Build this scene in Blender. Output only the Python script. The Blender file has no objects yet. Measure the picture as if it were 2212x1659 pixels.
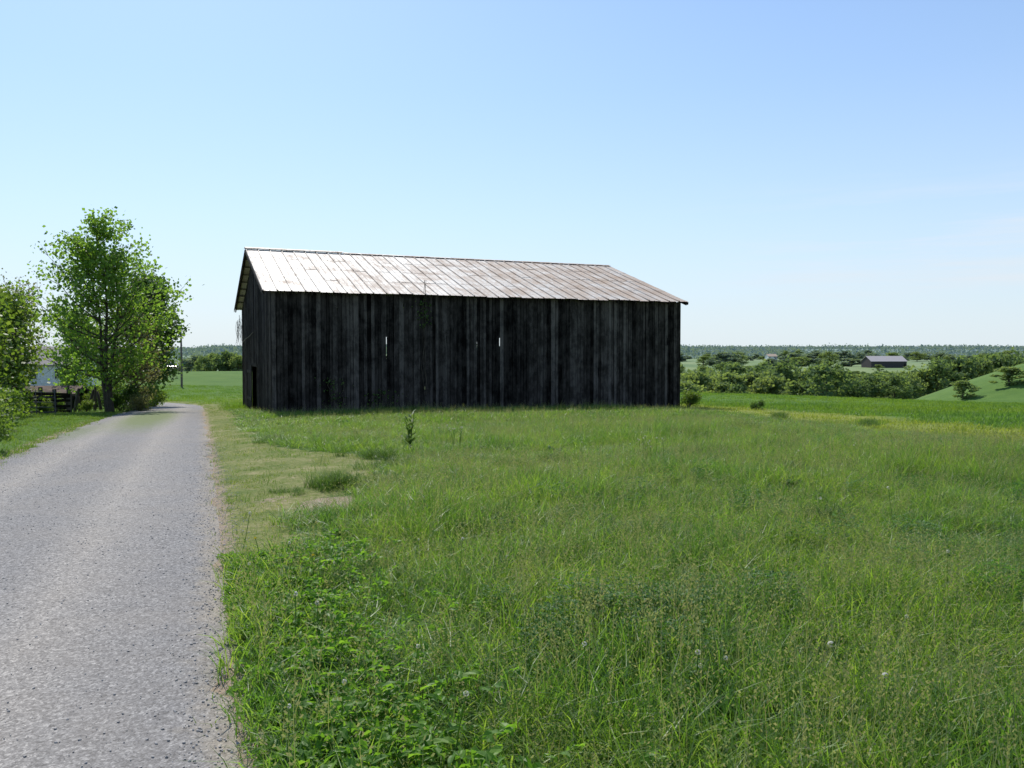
import bpy, math, random
import numpy as np
from mathutils import Vector, Matrix
rng = np.random.default_rng(7)
random.seed(7)
scene = bpy.context.scene
C = scene.collection
EYE = 1.65; F = 1789.0
def PX(px, Y): return (px-1106.0)/F*Y
U = np.array([-0.351, 0.936]); V = np.array([0.936, 0.351])
BA = math.radians(22.3); BU = np.array([-math.sin(BA), math.cos(BA)]); BV = np.array([math.cos(BA), math.sin(BA)])

# ------------------------------------------------------------------ terrain
def herm(xs, ys):
    xs = np.array(xs, float); ys = np.array(ys, float)
    d = np.diff(ys)/np.diff(xs)
    m = np.zeros_like(ys); m[1:-1] = np.where(d[:-1]*d[1:] > 0, 2*d[:-1]*d[1:]/(d[:-1]+d[1:]+1e-12), 0)
    def f(x):
        x = np.clip(np.asarray(x, float), xs[0], xs[-1])
        i = np.clip(np.searchsorted(xs, x)-1, 0, len(xs)-2)
        h = xs[i+1]-xs[i]; t = (x-xs[i])/h
        return (2*t**3-3*t**2+1)*ys[i]+(t**3-2*t**2+t)*h*m[i]+(-2*t**3+3*t**2)*ys[i+1]+(t**3-t**2)*h*m[i+1]
    return f
Lf = herm([-60,0,8,15,31,45,60,75,95,140,175,300,600,1200,2600,4000],[.2,0,-.04,-.2,-.58,-1.15,-1.75,-2.05,-2.1,-1.2,-2.2,-11,-12,-4,9,12])
Rf = herm([-60,0,16,36,80,110,180,300,420,520,700,1200,2600,4000],[.2,0,-.25,-.98,-2.2,-5.5,-15,-13.0,-5.6,-6.6,-5,2,16,20])
def sstep(x, a, b):
    t = np.clip((x-a)/(b-a), 0, 1); return t*t*(3-2*t)
def noise2(x, y, f=1.0, seed=0):
    x = x*f; y = y*f; s = seed*1.7
    return (np.sin(x*1.0+y*0.6+s)+np.sin(-x*0.7+y*1.3+2.1+s*2)+0.6*np.sin(x*2.3-y*1.9+0.7+s)+0.5*np.sin(x*3.1+y*3.7+4.0-s)+.35*np.sin(x*5.9-y*4.3+s))/3.45
def st(x, y): return x*U[0]+y*U[1], x*V[0]+y*V[1]
RB = 54
def road_t(s):
    s = np.asarray(s, float)
    k = np.clip(s-RB, 0, None)
    return -.10-.03*sstep(s, 15, 40)+np.where(k < 26, -1.62-k*k/58.0, -1.62-26*26/58.0-(k-26)*52/58.0)
def road_dist(x, y):
    s, t = st(x, y)
    sl = np.where(s > RB, 2*np.clip(s-RB, 0, 26)/58.0, 0)
    return (t-road_t(s))/np.sqrt(1+sl*sl)
def height0(x, y):
    x = np.asarray(x, float); y = np.asarray(y, float)
    s, t = st(x, y)
    w = sstep(t, 6, 38)
    z = Lf(s)*(1-w)+Rf(y)*w
    z = z - 1.0*sstep(x, 14, 52)*sstep(y, 22, 70)*(1-sstep(y, 95, 140))
    z = z + 12.2*np.exp(-((x-98)/29)**2-((y-145)/26)**2)
    r = np.hypot(x, y)
    z = z + sstep(r, 250, 1200)*7*noise2(x, y, 0.005, 3) + sstep(r, 120, 300)*1.2*noise2(x, y, 0.03, 5)*(1-np.exp(-((x-185)/60)**2-((y-420)/60)**2))
    return z
def height(x, y):
    z = height0(x, y)
    d = np.abs(road_dist(x, y)); r = np.hypot(x, y)
    off = sstep(d, 1.9, 3.0)
    z = z + off*0.05*noise2(x, y, 1.3, 1)*(r < 90) + off*.05
    dep = (1-sstep(d, 1.45, 2.1))*(0.05+0.0022*np.clip(r, 0, 150))
    return z - dep

# ------------------------------------------------------------------ materials
def newmat(name):
    m = bpy.data.materials.new(name); m.use_nodes = True
    nt = m.node_tree
    for n in list(nt.nodes): nt.nodes.remove(n)
    out = nt.nodes.new('ShaderNodeOutputMaterial')
    return m, nt, out
class NB:
    def __init__(s, nt): s.nt = nt
    def l(s, a, b): s.nt.links.new(a, b)
    def noise(s, vec, scale, detail=4, rough=.55):
        nd = s.nt.nodes.new('ShaderNodeTexNoise'); nd.inputs['Scale'].default_value = scale
        nd.inputs['Detail'].default_value = detail; nd.inputs['Roughness'].default_value = rough
        if vec is not None: s.l(vec, nd.inputs['Vector'])
        return nd.outputs['Fac']
    def ramp(s, fac, stops):
        nd = s.nt.nodes.new('ShaderNodeValToRGB'); e = nd.color_ramp.elements
        while len(e) < len(stops): e.new(0.5)
        for i, (p, c) in enumerate(stops):
            e[i].position = p; e[i].color = (c[0], c[1], c[2], 1) if not isinstance(c, (int, float)) else (c, c, c, 1)
        s.l(fac, nd.inputs['Fac']); return nd.outputs['Color']
    def mix(s, fac, a, b, mode='MIX'):
        nd = s.nt.nodes.new('ShaderNodeMix'); nd.data_type = 'RGBA'; nd.blend_type = mode
        for v, k in ((fac, 0), (a, 6), (b, 7)):
            if isinstance(v, (int, float)): nd.inputs[k].default_value = v if k == 0 else (v, v, v, 1)
            elif isinstance(v, tuple): nd.inputs[k].default_value = (v[0], v[1], v[2], 1)
            else: s.l(v, nd.inputs[k])
        return nd.outputs[2]
    def math(s, op, a, b=None):
        nd = s.nt.nodes.new('ShaderNodeMath'); nd.operation = op
        for i, v in enumerate((a, b)):
            if v is None: continue
            if isinstance(v, (int, float)): nd.inputs[i].default_value = v
            else: s.l(v, nd.inputs[i])
        return nd.outputs[0]
    def mapping(s, vec, scale):
        nd = s.nt.nodes.new('ShaderNodeMapping'); nd.inputs['Scale'].default_value = scale
        s.l(vec, nd.inputs['Vector']); return nd.outputs[0]
    def attr(s, name):
        nd = s.nt.nodes.new('ShaderNodeAttribute'); nd.attribute_name = name; return nd
    def bump(s, h, strength, dist):
        nd = s.nt.nodes.new('ShaderNodeBump'); nd.inputs['Strength'].default_value = strength
        nd.inputs['Distance'].default_value = dist; s.l(h, nd.inputs['Height']); return nd.outputs[0]
    def bsdf(s, col, rough=.8, metal=0., spec=.3, normal=None):
        nd = s.nt.nodes.new('ShaderNodeBsdfPrincipled')
        if isinstance(col, tuple): nd.inputs['Base Color'].default_value = (*col, 1)
        else: s.l(col, nd.inputs['Base Color'])
        for v, k in ((rough, 'Roughness'), (metal, 'Metallic'), (spec, 'Specular IOR Level')):
            if isinstance(v, (int, float)): nd.inputs[k].default_value = v
            else: s.l(v, nd.inputs[k])
        if normal is not None: s.l(normal, nd.inputs['Normal'])
        return nd.outputs[0]

def leafmat(name, cols, trans=.45, rough=.5, spec=.35, patch=None, tstr=1.9):
    m, nt, out = newmat(name); b = NB(nt)
    a = b.attr('tone').outputs['Fac']
    info = nt.nodes.new('ShaderNodeObjectInfo')
    geo = nt.nodes.new('ShaderNodeNewGeometry')
    f = b.math('ADD', b.math('MULTIPLY', a, .75), b.math('MULTIPLY', info.outputs['Random'], .25))
    n = len(cols)
    col = b.ramp(f, [(i/(n-1), c) for i, c in enumerate(cols)])
    if patch:
        p = b.noise(geo.outputs['Position'], patch[0], 5, .65)
        col = b.mix(b.ramp(p, [(.40, 0.), (.58, 1.)]), col, b.mix(1., col, patch[1], 'MULTIPLY'))
    d = b.bsdf(col, rough, 0, spec)
    t = nt.nodes.new('ShaderNodeBsdfTranslucent')
    b.l(b.mix(1., col, (tstr*1.0, tstr, tstr*.45), 'MULTIPLY'), t.inputs['Color'])
    mx = nt.nodes.new('ShaderNodeMixShader'); mx.inputs[0].default_value = trans
    b.l(d, mx.inputs[1]); b.l(t.outputs[0], mx.inputs[2]); b.l(mx.outputs[0], out.inputs[0])
    return m
G1 = [(.042,.100,.018), (.066,.148,.026), (.102,.205,.038), (.175,.265,.070)]
M_grass = leafmat('grass_blades', G1, .46, .45, .4, (0.55, (1.65,1.32,1.15)), 2.1)
M_field = leafmat('field_blades', [(.06,.13,.028), (.088,.175,.036), (.13,.22,.05)], .45, .55, .3, (0.06, (1.5,1.2,.7)))
M_yfield = leafmat('yellow_field_blades', [(.14,.19,.035), (.19,.235,.045), (.26,.28,.07)], .45, .55, .3)
M_lawn = leafmat('lawn_blades', [(.07,.145,.028), (.10,.19,.038), (.16,.225,.065)], .4, .55, .3, (0.8, (1.2,1.05,.8)))
M_verge = leafmat('verge_blades', [(.10,.15,.036), (.17,.21,.06), (.30,.29,.13)], .4, .55, .3, (0.9, (.55,.82,.45)))
M_straw = leafmat('seed_heads', [(.14,.175,.08), (.22,.24,.13), (.24,.215,.16)], .4, .7, .2)
M_weed = leafmat('broad_leaf', [(.075,.17,.022), (.12,.24,.032), (.18,.31,.05)], .48, .5, .3)
M_clover = leafmat('clover_leaf', [(.045,.115,.024), (.06,.15,.032), (.085,.18,.045)], .42, .55, .25)
M_petal = leafmat('petals', [(.6,.6,.55), (.65,.63,.6)], .3, .7, .2, None, 1.)
M_yellow = leafmat('yellow_petals', [(.65,.5,.03), (.7,.58,.06)], .3, .7, .2, None, 1.)
M_maple = leafmat('maple_leaves', [(.085,.155,.03), (.13,.225,.044), (.18,.28,.062)], .5, .5, .3, None, 2.1)
M_dark = leafmat('dark_leaves', [(.045,.09,.022), (.07,.13,.032), (.10,.165,.045)], .42, .5, .3)
M_brown = leafmat('budding_leaves', [(.11,.125,.065), (.15,.155,.085), (.185,.18,.11)], .4, .65, .2)
M_hedge = leafmat('hedge_leaves', [(.065,.12,.022), (.12,.19,.036), (.21,.26,.07)], .45, .5, .3)
M_bga = leafmat('valley_leaves_green', [(.085,.13,.065), (.115,.17,.08), (.15,.205,.10)], .4, .8, .05)  # green lightened and blued to paint in some valley haze
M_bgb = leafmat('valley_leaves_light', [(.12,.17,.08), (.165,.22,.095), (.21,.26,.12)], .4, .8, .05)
M_bgc = leafmat('valley_leaves_hazed', [(.125,.175,.145), (.155,.205,.165), (.19,.235,.18)], .3, .9, .0)  # bluish air haze painted into the far leaf colour
M_bgd = leafmat('horizon_leaves_hazed', [(.16,.215,.23), (.19,.245,.255), (.215,.27,.265)], .2, .9, .0)  # leaf colour mostly painted distance haze

def barkmat(name, c1, c2):
    m, nt, out = newmat(name); b = NB(nt)
    tc = nt.nodes.new('ShaderNodeTexCoord')
    f = b.noise(b.mapping(tc.outputs['Object'], (9, 9, 1.6)), 2.5, 6, .65)
    b.l(b.bsdf(b.ramp(f, [(.3, c1), (.7, c2)]), .9, 0, .2, b.bump(f, .7, .03)), out.inputs[0]); return m
M_bark = barkmat('bark', (.045,.037,.03), (.13,.11,.085))
M_barkpale = barkmat('pale_bark', (.12,.10,.085), (.26,.23,.20))

def boardmat(name, lo, hi, stain=True):
    m, nt, out = newmat(name); b = NB(nt)
    tc = nt.nodes.new('ShaderNodeTexCoord'); O = tc.outputs['Object']
    tone = b.attr('tone').outputs['Fac']
    g = b.noise(b.mapping(O, (22, 22, .8)), 2.2, 7, .7)
    gm = b.noise(b.mapping(O, (8.5, 8.5, .55)), 1.6, 8, .8)
    g2 = b.noise(b.mapping(O, (1.5, 1.5, .9)), 1.5, 8, .8)
    f = b.math('ADD', b.math('ADD', b.math('MULTIPLY', g, .30), b.math('MULTIPLY', gm, .62)), b.math('MULTIPLY', tone, .40))
    f = b.math('SUBTRACT', f, b.math('MULTIPLY', b.ramp(g2, [(.43, 0.), (.60, 1.)]), .22 if stain else .05))
    col = b.ramp(f, [(.30, lo), (.56, tuple((l*.76+h*.24) for l, h in zip(lo, hi))), (.9, hi)])
    b.l(b.bsdf(col, .95, 0, .08, b.bump(g, .6, .012)), out.inputs[0]); return m
M_board = boardmat('weathered_black_boards', (.0035,.003,.0028), (.150,.130,.115))
M_frame = boardmat('timber_frame', (.01,.008,.007), (.07,.06,.05), False)
M_fence = boardmat('grey_fence_wood', (.04,.035,.03), (.17,.15,.125), False)

def roofmat(name, rustlo=.50):
    m, nt, out = newmat(name); b = NB(nt)
    tc = nt.nodes.new('ShaderNodeTexCoord'); O = tc.outputs['Object']
    tone = b.attr('tone').outputs['Fac']
    n1 = b.noise(b.mapping(O, (.6, .5, .5)), 1.3, 8, .75)
    n2 = b.noise(b.mapping(O, (3.4, .6, .6)), 2.2, 7, .75)
    n3 = b.noise(O, 30, 3, .6)
    sx = nt.nodes.new('ShaderNodeSeparateXYZ'); b.l(O, sx.inputs[0])
    g = b.math('MULTIPLY', sx.outputs[0], .006)
    f = b.math('ADD', b.math('ADD', b.math('MULTIPLY', n1, .62), b.math('MULTIPLY', n2, .38)), g)
    f = b.math('ADD', f, b.math('MULTIPLY', b.math('SUBTRACT', tone, .5), .04))
    rust = b.ramp(f, [(rustlo+.0, 0.), (rustlo+.09, .55), (rustlo+.20, .95)])
    rcol = b.ramp(n2, [(.3, (.28,.18,.115)), (.7, (.48,.36,.26))])
    mcol = b.ramp(b.math('ADD', b.math('MULTIPLY', n3, .25), b.math('MULTIPLY', b.math('ADD', n2, b.math('MULTIPLY', tone, .4)), .6)), [(.35, (.47,.455,.425)), (.75, (.62,.605,.57))])
    col = b.mix(rust, mcol, rcol)
    seam = b.attr('seam').outputs['Fac']
    col = b.mix(b.math('MULTIPLY', seam, b.math('ADD', .3, b.math('MULTIPLY', n1, .6))), col, (.19,.145,.11))
    rr = b.math('ADD', b.math('MULTIPLY', rust, .2), b.math('ADD', .54, b.math('MULTIPLY', n2, .15)))
    met = b.math('SUBTRACT', .28, b.math('MULTIPLY', rust, .28))
    met = b.math('MULTIPLY', met, b.math('SUBTRACT', 1., b.math('MULTIPLY', seam, .9)))
    b.l(b.bsdf(col, rr, met, b.math('SUBTRACT', .33, b.math('MULTIPLY', seam, .25)), b.bump(n1, .25, .05)), out.inputs[0]); return m
M_roof = roofmat('rusting_galvanised_roof')

def plain(name, c, rough=.7, metal=0., var=.25, sc=6., spec=.3):
    m, nt, out = newmat(name); b = NB(nt)
    tc = nt.nodes.new('ShaderNodeTexCoord')
    f = b.noise(tc.outputs['Object'], sc, 5, .6)
    col = b.ramp(f, [(.3, tuple(x*(1-var) for x in c)), (.7, tuple(min(1, x*(1+var)) for x in c))])
    b.l(b.bsdf(col, rough, metal, spec, b.bump(f, .15, .01)), out.inputs[0]); return m
M_white = plain('white_siding', (.7,.7,.68)); M_glass = plain('window_glass', (.03,.035,.04), .1, 0, .1, 2, .6)
M_shingle = plain('grey_shingles', (.22,.20,.19)); M_tan = plain('tan_roof', (.50,.38,.28))
M_farroof = plain('grey_metal_roof', (.42,.39,.39), .9, 0, .1, 2, .05); M_black = plain('black_boards', (.075,.068,.07), .9, 0, .3, 3, .05)
M_rust = plain('rusty_sheet', (.13,.10,.08), .85, 0., .4, 4, .05); M_galv = plain('galvanised_tube', (.14,.14,.14), .7, .2)
M_pole = plain('weathered_pole_wood', (.16,.13,.11), .9, 0, .3, 4, .1)
M_carpaint = plain('dark_car_paint', (.03,.035,.045), .25, .2, .1, 2, .6); M_rubber = plain('tyre_rubber', (.02,.02,.02), .8)
M_lampred = plain('red_lamp', (.4,.02,.02), .3); M_stone = plain('grey_gravel', (.36,.34,.32), .85, 0, .4, 9)

def groundmat():
    m, nt, out = newmat('meadow_ground'); b = NB(nt)
    geo = nt.nodes.new('ShaderNodeNewGeometry'); P = geo.outputs['Position']
    zc = b.attr('zone')
    sp = nt.nodes.new('ShaderNodeSeparateColor'); b.l(zc.outputs['Color'], sp.inputs[0])
    far = b.attr('far').outputs['Fac']; yel = b.attr('yel').outputs['Fac']
    nA = b.noise(P, 1.4, 6, .65); nB = b.noise(P, 14, 5, .7); nC = b.noise(P, .014, 5, .6); nD = b.noise(P, 90, 3, .6); nE = b.noise(P, .22, 5, .7)
    base = b.ramp(nB, [(.3, (.035,.068,.013)), (.55, (.06,.115,.022)), (.75, (.10,.14,.036))])
    verge = b.ramp(b.math('ADD', b.math('MULTIPLY', nB, .5), b.math('MULTIPLY', nA, .5)), [(.36, (.08,.13,.028)), (.5, (.17,.19,.06)), (.64, (.31,.27,.15))])
    dirt = b.ramp(nD, [(.3, (.22,.17,.12)), (.7, (.40,.32,.24))])
    field = b.ramp(b.math('ADD', b.math('MULTIPLY', nE, .6), b.math('MULTIPLY', nB, .4)), [(.34, (.06,.125,.025)), (.52, (.088,.162,.033)), (.68, (.13,.20,.045))])
    field = b.mix(b.math('MULTIPLY', yel, .9), field, (.23,.25,.05))
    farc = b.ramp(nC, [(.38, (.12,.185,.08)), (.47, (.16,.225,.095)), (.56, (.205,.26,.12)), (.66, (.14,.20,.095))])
    ff = b.math('ADD', sp.outputs[2], b.math('MULTIPLY', b.math('SUBTRACT', nB, .5), .3))
    col = b.mix(b.ramp(ff, [(.4, 0.), (.6, 1.)]), base, field)
    vf = b.math('ADD', sp.outputs[0], b.math('MULTIPLY', b.math('SUBTRACT', nB, .5), .9))
    col = b.mix(b.ramp(vf, [(.35, 0.), (.6, 1.)]), col, verge)
    df = b.math('ADD', sp.outputs[1], b.math('MULTIPLY', b.math('SUBTRACT', nB, .5), .9))
    col = b.mix(b.ramp(df, [(.45, 0.), (.62, 1.)]), col, dirt)
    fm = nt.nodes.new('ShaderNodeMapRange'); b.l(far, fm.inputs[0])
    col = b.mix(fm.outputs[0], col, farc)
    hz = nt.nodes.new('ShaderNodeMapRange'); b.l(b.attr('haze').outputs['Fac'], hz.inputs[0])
    col = b.mix(hz.outputs[0], col, (.20,.265,.26))  # distance haze painted into the ground's base colour
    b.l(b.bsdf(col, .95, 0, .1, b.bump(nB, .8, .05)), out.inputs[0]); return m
M_ground = groundmat()
def roadmat():
    m, nt, out = newmat('chip_seal_gravel'); b = NB(nt)
    geo = nt.nodes.new('ShaderNodeNewGeometry'); P = geo.outputs['Position']
    v = nt.nodes.new('ShaderNodeTexVoronoi'); v.inputs['Scale'].default_value = 115; b.l(P, v.inputs['Vector'])
    v2 = nt.nodes.new('ShaderNodeTexVoronoi'); v2.inputs['Scale'].default_value = 60; b.l(P, v2.inputs['Vector'])
    bw = nt.nodes.new('ShaderNodeRGBToBW'); b.l(v.outputs['Color'], bw.inputs[0])
    bw2 = nt.nodes.new('ShaderNodeRGBToBW'); b.l(v2.outputs['Color'], bw2.inputs[0])
    n = b.noise(P, .7, 5, .6); n2 = b.noise(P, 7, 4, .6); n4 = b.noise(P, 24, 4, .7)
    f = b.math('ADD', b.math('MULTIPLY', bw.outputs[0], .55), b.math('MULTIPLY', bw2.outputs[0], .45))
    col = b.ramp(f, [(.15, (.115,.11,.107)), (.42, (.19,.184,.18)), (.62, (.255,.247,.24)), (.88, (.44,.425,.405))])
    col = b.mix(1., col, b.ramp(n4, [(.3, .88), (.7, 1.1)]), 'MULTIPLY')
    trk = b.attr('track').outputs['Fac']; edge = b.attr('edge').outputs['Fac']
    col = b.mix(b.math('MULTIPLY', trk, b.math('ADD', .4, b.math('MULTIPLY', n, .7))), col, b.mix(1., col, (1.42,1.36,1.26), 'MULTIPLY'))
    col = b.mix(b.ramp(n, [(.45, 0.), (.75, .35)]), col, (.28,.25,.215))
    ef = b.math('ADD', edge, b.math('MULTIPLY', b.math('SUBTRACT', n2, .5), .9))
    col = b.mix(b.ramp(ef, [(.4, 0.), (.8, .8)]), col, b.mix(f, (.17,.145,.11), (.44,.39,.32)))
    gr = b.attr('green').outputs['Fac']
    col = b.mix(b.ramp(b.math('MULTIPLY', gr, b.math('ADD', n2, .3)), [(.22, 0.), (.6, .8)]), col, (.15,.19,.07))
    hh = b.math('SUBTRACT', b.math('MULTIPLY', f, .8), v.outputs['Distance'])
    b.l(b.bsdf(col, .9, 0, .08, b.bump(hh, .35, .007)), out.inputs[0]); return m
M_road = roadmat()

# ------------------------------------------------------------------ mesh helpers
def mesh_from(name, verts, faces, mats, tones=None, midx=None, smooth=False):
    me = bpy.data.meshes.new(name)
    me.from_pydata([tuple(v) for v in verts], [], [tuple(f) for f in faces])
    for m in mats: me.materials.append(m)
    if tones is not None:
        a = me.attributes.new('tone', 'FLOAT', 'FACE'); a.data.foreach_set('value', np.asarray(tones, np.float32))
    if midx is not None: me.polygons.foreach_set('material_index', np.asarray(midx, np.int32))
    if smooth: me.polygons.foreach_set('use_smooth', np.ones(len(me.polygons), bool))
    me.update(); return me
def obj(name, me, loc=(0,0,0), rotz=0., parent=None):
    o = bpy.data.objects.new(name, me); C.objects.link(o)
    o.location = loc; o.rotation_euler = (0, 0, rotz)
    if parent: o.parent = parent
    return o
def meta(o, label, cat, group=None, kind=None):
    o['label'] = label; o['category'] = cat
    if group: o['group'] = group
    if kind: o['kind'] = kind
    return o
class MB:
    def __init__(s): s.v = []; s.f = []; s.t = []; s.m = []
    def add(s, vs, fs, tone=.5, m=0):
        k = len(s.v); s.v += [tuple(p) for p in vs]
        for f in fs: s.f.append(tuple(i+k for i in f)); s.t.append(tone); s.m.append(m)
    def box(s, x0, x1, y0, y1, z0, z1, tone=.5, m=0):
        s.add([(x0,y0,z0),(x1,y0,z0),(x1,y1,z0),(x0,y1,z0),(x0,y0,z1),(x1,y0,z1),(x1,y1,z1),(x0,y1,z1)],
              [(0,3,2,1),(4,5,6,7),(0,1,5,4),(1,2,6,5),(2,3,7,6),(3,0,4,7)], tone, m)
    def obox(s, a, b_, w, h, tone=.5, m=0):
        a = Vector(a); b_ = Vector(b_); d = (b_-a).normalized()
        up = Vector((0,0,1)) if abs(d.z) < .9 else Vector((1,0,0))
        sx = d.cross(up).normalized()*w/2; sy = sx.cross(d).normalized()*h/2
        vs = [a-sx-sy, a+sx-sy, a+sx+sy, a-sx+sy, b_-sx-sy, b_+sx-sy, b_+sx+sy, b_-sx+sy]
        s.add(vs, [(0,3,2,1),(4,5,6,7),(0,1,5,4),(1,2,6,5),(2,3,7,6),(3,0,4,7)], tone, m)
    def tube(s, pts, rad, n=6, tone=.5, m=0):
        pts = [Vector(p) for p in pts]; k = len(s.v); N = len(pts)
        for i, p in enumerate(pts):
            d = (pts[min(i+1, N-1)]-pts[max(i-1, 0)]).normalized()
            up = Vector((1,0,0)) if abs(d.x) < .8 else Vector((0,1,0))
            a = d.cross(up).normalized(); c = d.cross(a)
            for j in range(n):
                th = 2*math.pi*j/n
                s.v.append(tuple(p+(a*math.cos(th)+c*math.sin(th))*rad[i]))
        for i in range(N-1):
            for j in range(n):
                s.f.append((k+i*n+j, k+i*n+(j+1)%n, k+(i+1)*n+(j+1)%n, k+(i+1)*n+j)); s.t.append(tone); s.m.append(m)
        s.f.append(tuple(k+(N-1)*n+j for j in range(n))); s.t.append(tone); s.m.append(m)
    def mesh(s, name, mats, smooth=False): return mesh_from(name, s.v, s.f, mats, s.t, s.m, smooth)

# ------------------------------------------------------------------ ground
def axis(lo, hi, step, g, fine):
    def side(L):
        a = [0.]
        while a[-1] < L: a.append(a[-1]+max(step, g*(a[-1]-fine)+step))
        return a
    return np.array([-v for v in side(-lo)[:0:-1]]+side(hi))
gx = axis(-2600, 2600, .22, .035, 9); gy = axis(-60, 3900, .22, .028, 12)
X, Y = np.meshgrid(gx, gy); Z = height(X, Y)
nx, ny = len(gx), len(gy)
vs = np.stack([X, Y, Z], -1).reshape(-1, 3)
idx = np.arange(nx*ny).reshape(ny, nx)
fs = np.stack([idx[:-1,:-1], idx[:-1,1:], idx[1:,1:], idx[1:,:-1]], -1).reshape(-1, 4)
me = bpy.data.meshes.new('ground')
me.vertices.add(len(vs)); me.vertices.foreach_set('co', vs.ravel())
me.loops.add(fs.size); me.loops.foreach_set('vertex_index', fs.ravel())
me.polygons.add(len(fs)); me.polygons.foreach_set('loop_start', np.arange(0, fs.size, 4))
me.update(); me.validate(); me.materials.append(M_ground)
me.polygons.foreach_set('use_smooth', np.ones(len(me.polygons), bool))
def tall_edge(y):
    y = np.asarray(y, float)
    roadx = 0.1-0.375*y
    e1 = roadx+.30+.22*noise2(y, y*0, 3.7, 4)
    e2 = -1.95+.25*noise2(y, y*0, 1.7, 2)
    e3 = roadx+1.1
    w1 = sstep(y, 5.6, 7.2); w2 = sstep(y, 13, 17)
    return (e1*(1-w1)+e2*w1)*(1-w2)+np.maximum(e3, -99)*w2
def line_edge(y): return 6.9+(36-np.asarray(y, float))*.125
def field_edge(y):
    y = np.asarray(y, float); return np.where(y < 36, line_edge(y), -1e3)
def zones(x, y):
    s, t = st(x, y); d = road_dist(x, y)
    n = .35*noise2(x, y, 2.1, 4)
    right = d > 0
    te = tall_edge(y)
    verge = np.where(right, 1-sstep(x+n*1.1, te-.25, te+.25), 0)
    verge = np.where(y > 50, np.where(right, .8*(1-sstep(d+n, 2.6, 4)), 0), verge)
    field = sstep(x+n*2, field_edge(y)-.6, field_edge(y)+.6)*(y > 3)
    field = np.where(~right, .9, field)
    dirt = np.exp(-((x+2.0)/.36)**2-((y-9.2)/.5)**2)*1.5+np.exp(-((x+2.8)/.28)**2-((y-9.6)/.3)**2)*.7
    dirt = dirt+.75*(1-sstep(np.abs(d), 1.8, 2.3))
    return verge, dirt, field, d
vg, dt, fl, dd = zones(X, Y)
zc = np.stack([vg, dt, fl, np.ones_like(vg)], -1).reshape(-1, 4).astype(np.float32)
a = me.attributes.new('zone', 'FLOAT_COLOR', 'POINT'); a.data.foreach_set('color', zc.ravel())
R = np.hypot(X, Y)
S_, T_ = st(X, Y)
def addf(me, name, arr):
    a = me.attributes.new(name, 'FLOAT', 'POINT'); a.data.foreach_set('value', np.clip(arr, 0, 1).astype(np.float32).ravel())
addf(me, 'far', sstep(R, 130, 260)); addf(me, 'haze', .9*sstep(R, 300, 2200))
def yellow(x, y):
    q = x-line_edge(y)+.5*noise2(x, y, .5, 6)
    return sstep(q, -.3, .5)*(1-sstep(q, 1.6+.02*y, 4+.05*y))*sstep(y, 8, 14)*(1-sstep(y, 36, 52))*np.clip(.85+.4*noise2(x, y, .6, 6), 0, 1)
addf(me, 'yel', yellow(X, Y)+.8*np.exp(-((T_-3.5)/2.5)**2-((S_-60)/12)**2))
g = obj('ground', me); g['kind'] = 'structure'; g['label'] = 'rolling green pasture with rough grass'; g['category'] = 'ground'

# ------------------------------------------------------------------ road
ss = np.concatenate([np.arange(-25, 30, .3), np.arange(30, 140, .8)])
offs = np.array([-1.86, -1.68, -1.55, -1.35, -1.05, -.75, -.35, 0, .35, .75, 1.1, 1.5, 1.75, 1.9, 2.1])
rv = []; trk = []; edg = []; grn = []
for s in ss:
    t0 = float(road_t(s)); t1 = float(road_t(s+.1)); dx = Vector((.1, t1-t0)).normalized()
    wf = 1-.10*float(sstep(s, 10, 35))
    for k, o in enumerate(offs):
        wob = 0
        if abs(o) > 1.52: wob = (.09*math.sin(s*2.1+o)+.07*math.sin(s*5.3+o*3)+.05*math.sin(s*11.1))*(1 if o > 0 else 1.2)
        oo = o*wf+wob
        sp = s-dx.y*oo; tp = t0+dx.x*oo
        x = sp*U[0]+tp*V[0]; y = sp*U[1]+tp*V[1]
        z = float(height0(x, y))+.02-.012*oo*oo
        if k in (0, len(offs)-1): z -= .14
        rv.append((x, y, z))
        trk.append(math.exp(-((abs(oo)-.8)/.3)**2)); edg.append(float(sstep(abs(oo), 1.3, 2.05)))
        grn.append(math.exp(-((s-33)/10)**2)*math.exp(-(oo/1.)**2)+.5*math.exp(-((s-24)/5)**2-((oo+1.4)/.5)**2))
n = len(offs)
rf = [(i*n+j, i*n+j+1, (i+1)*n+j+1, (i+1)*n+j) for i in range(len(ss)-1) for j in range(n-1)]
me = mesh_from('road', rv, rf, [M_road], smooth=True)
addf(me, 'track', np.array(trk)); addf(me, 'edge', np.array(edg)); addf(me, 'green', np.array(grn))
r = obj('road', me); r['kind'] = 'structure'; r['label'] = 'narrow grey gravel country lane'; r['category'] = 'road'

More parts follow.
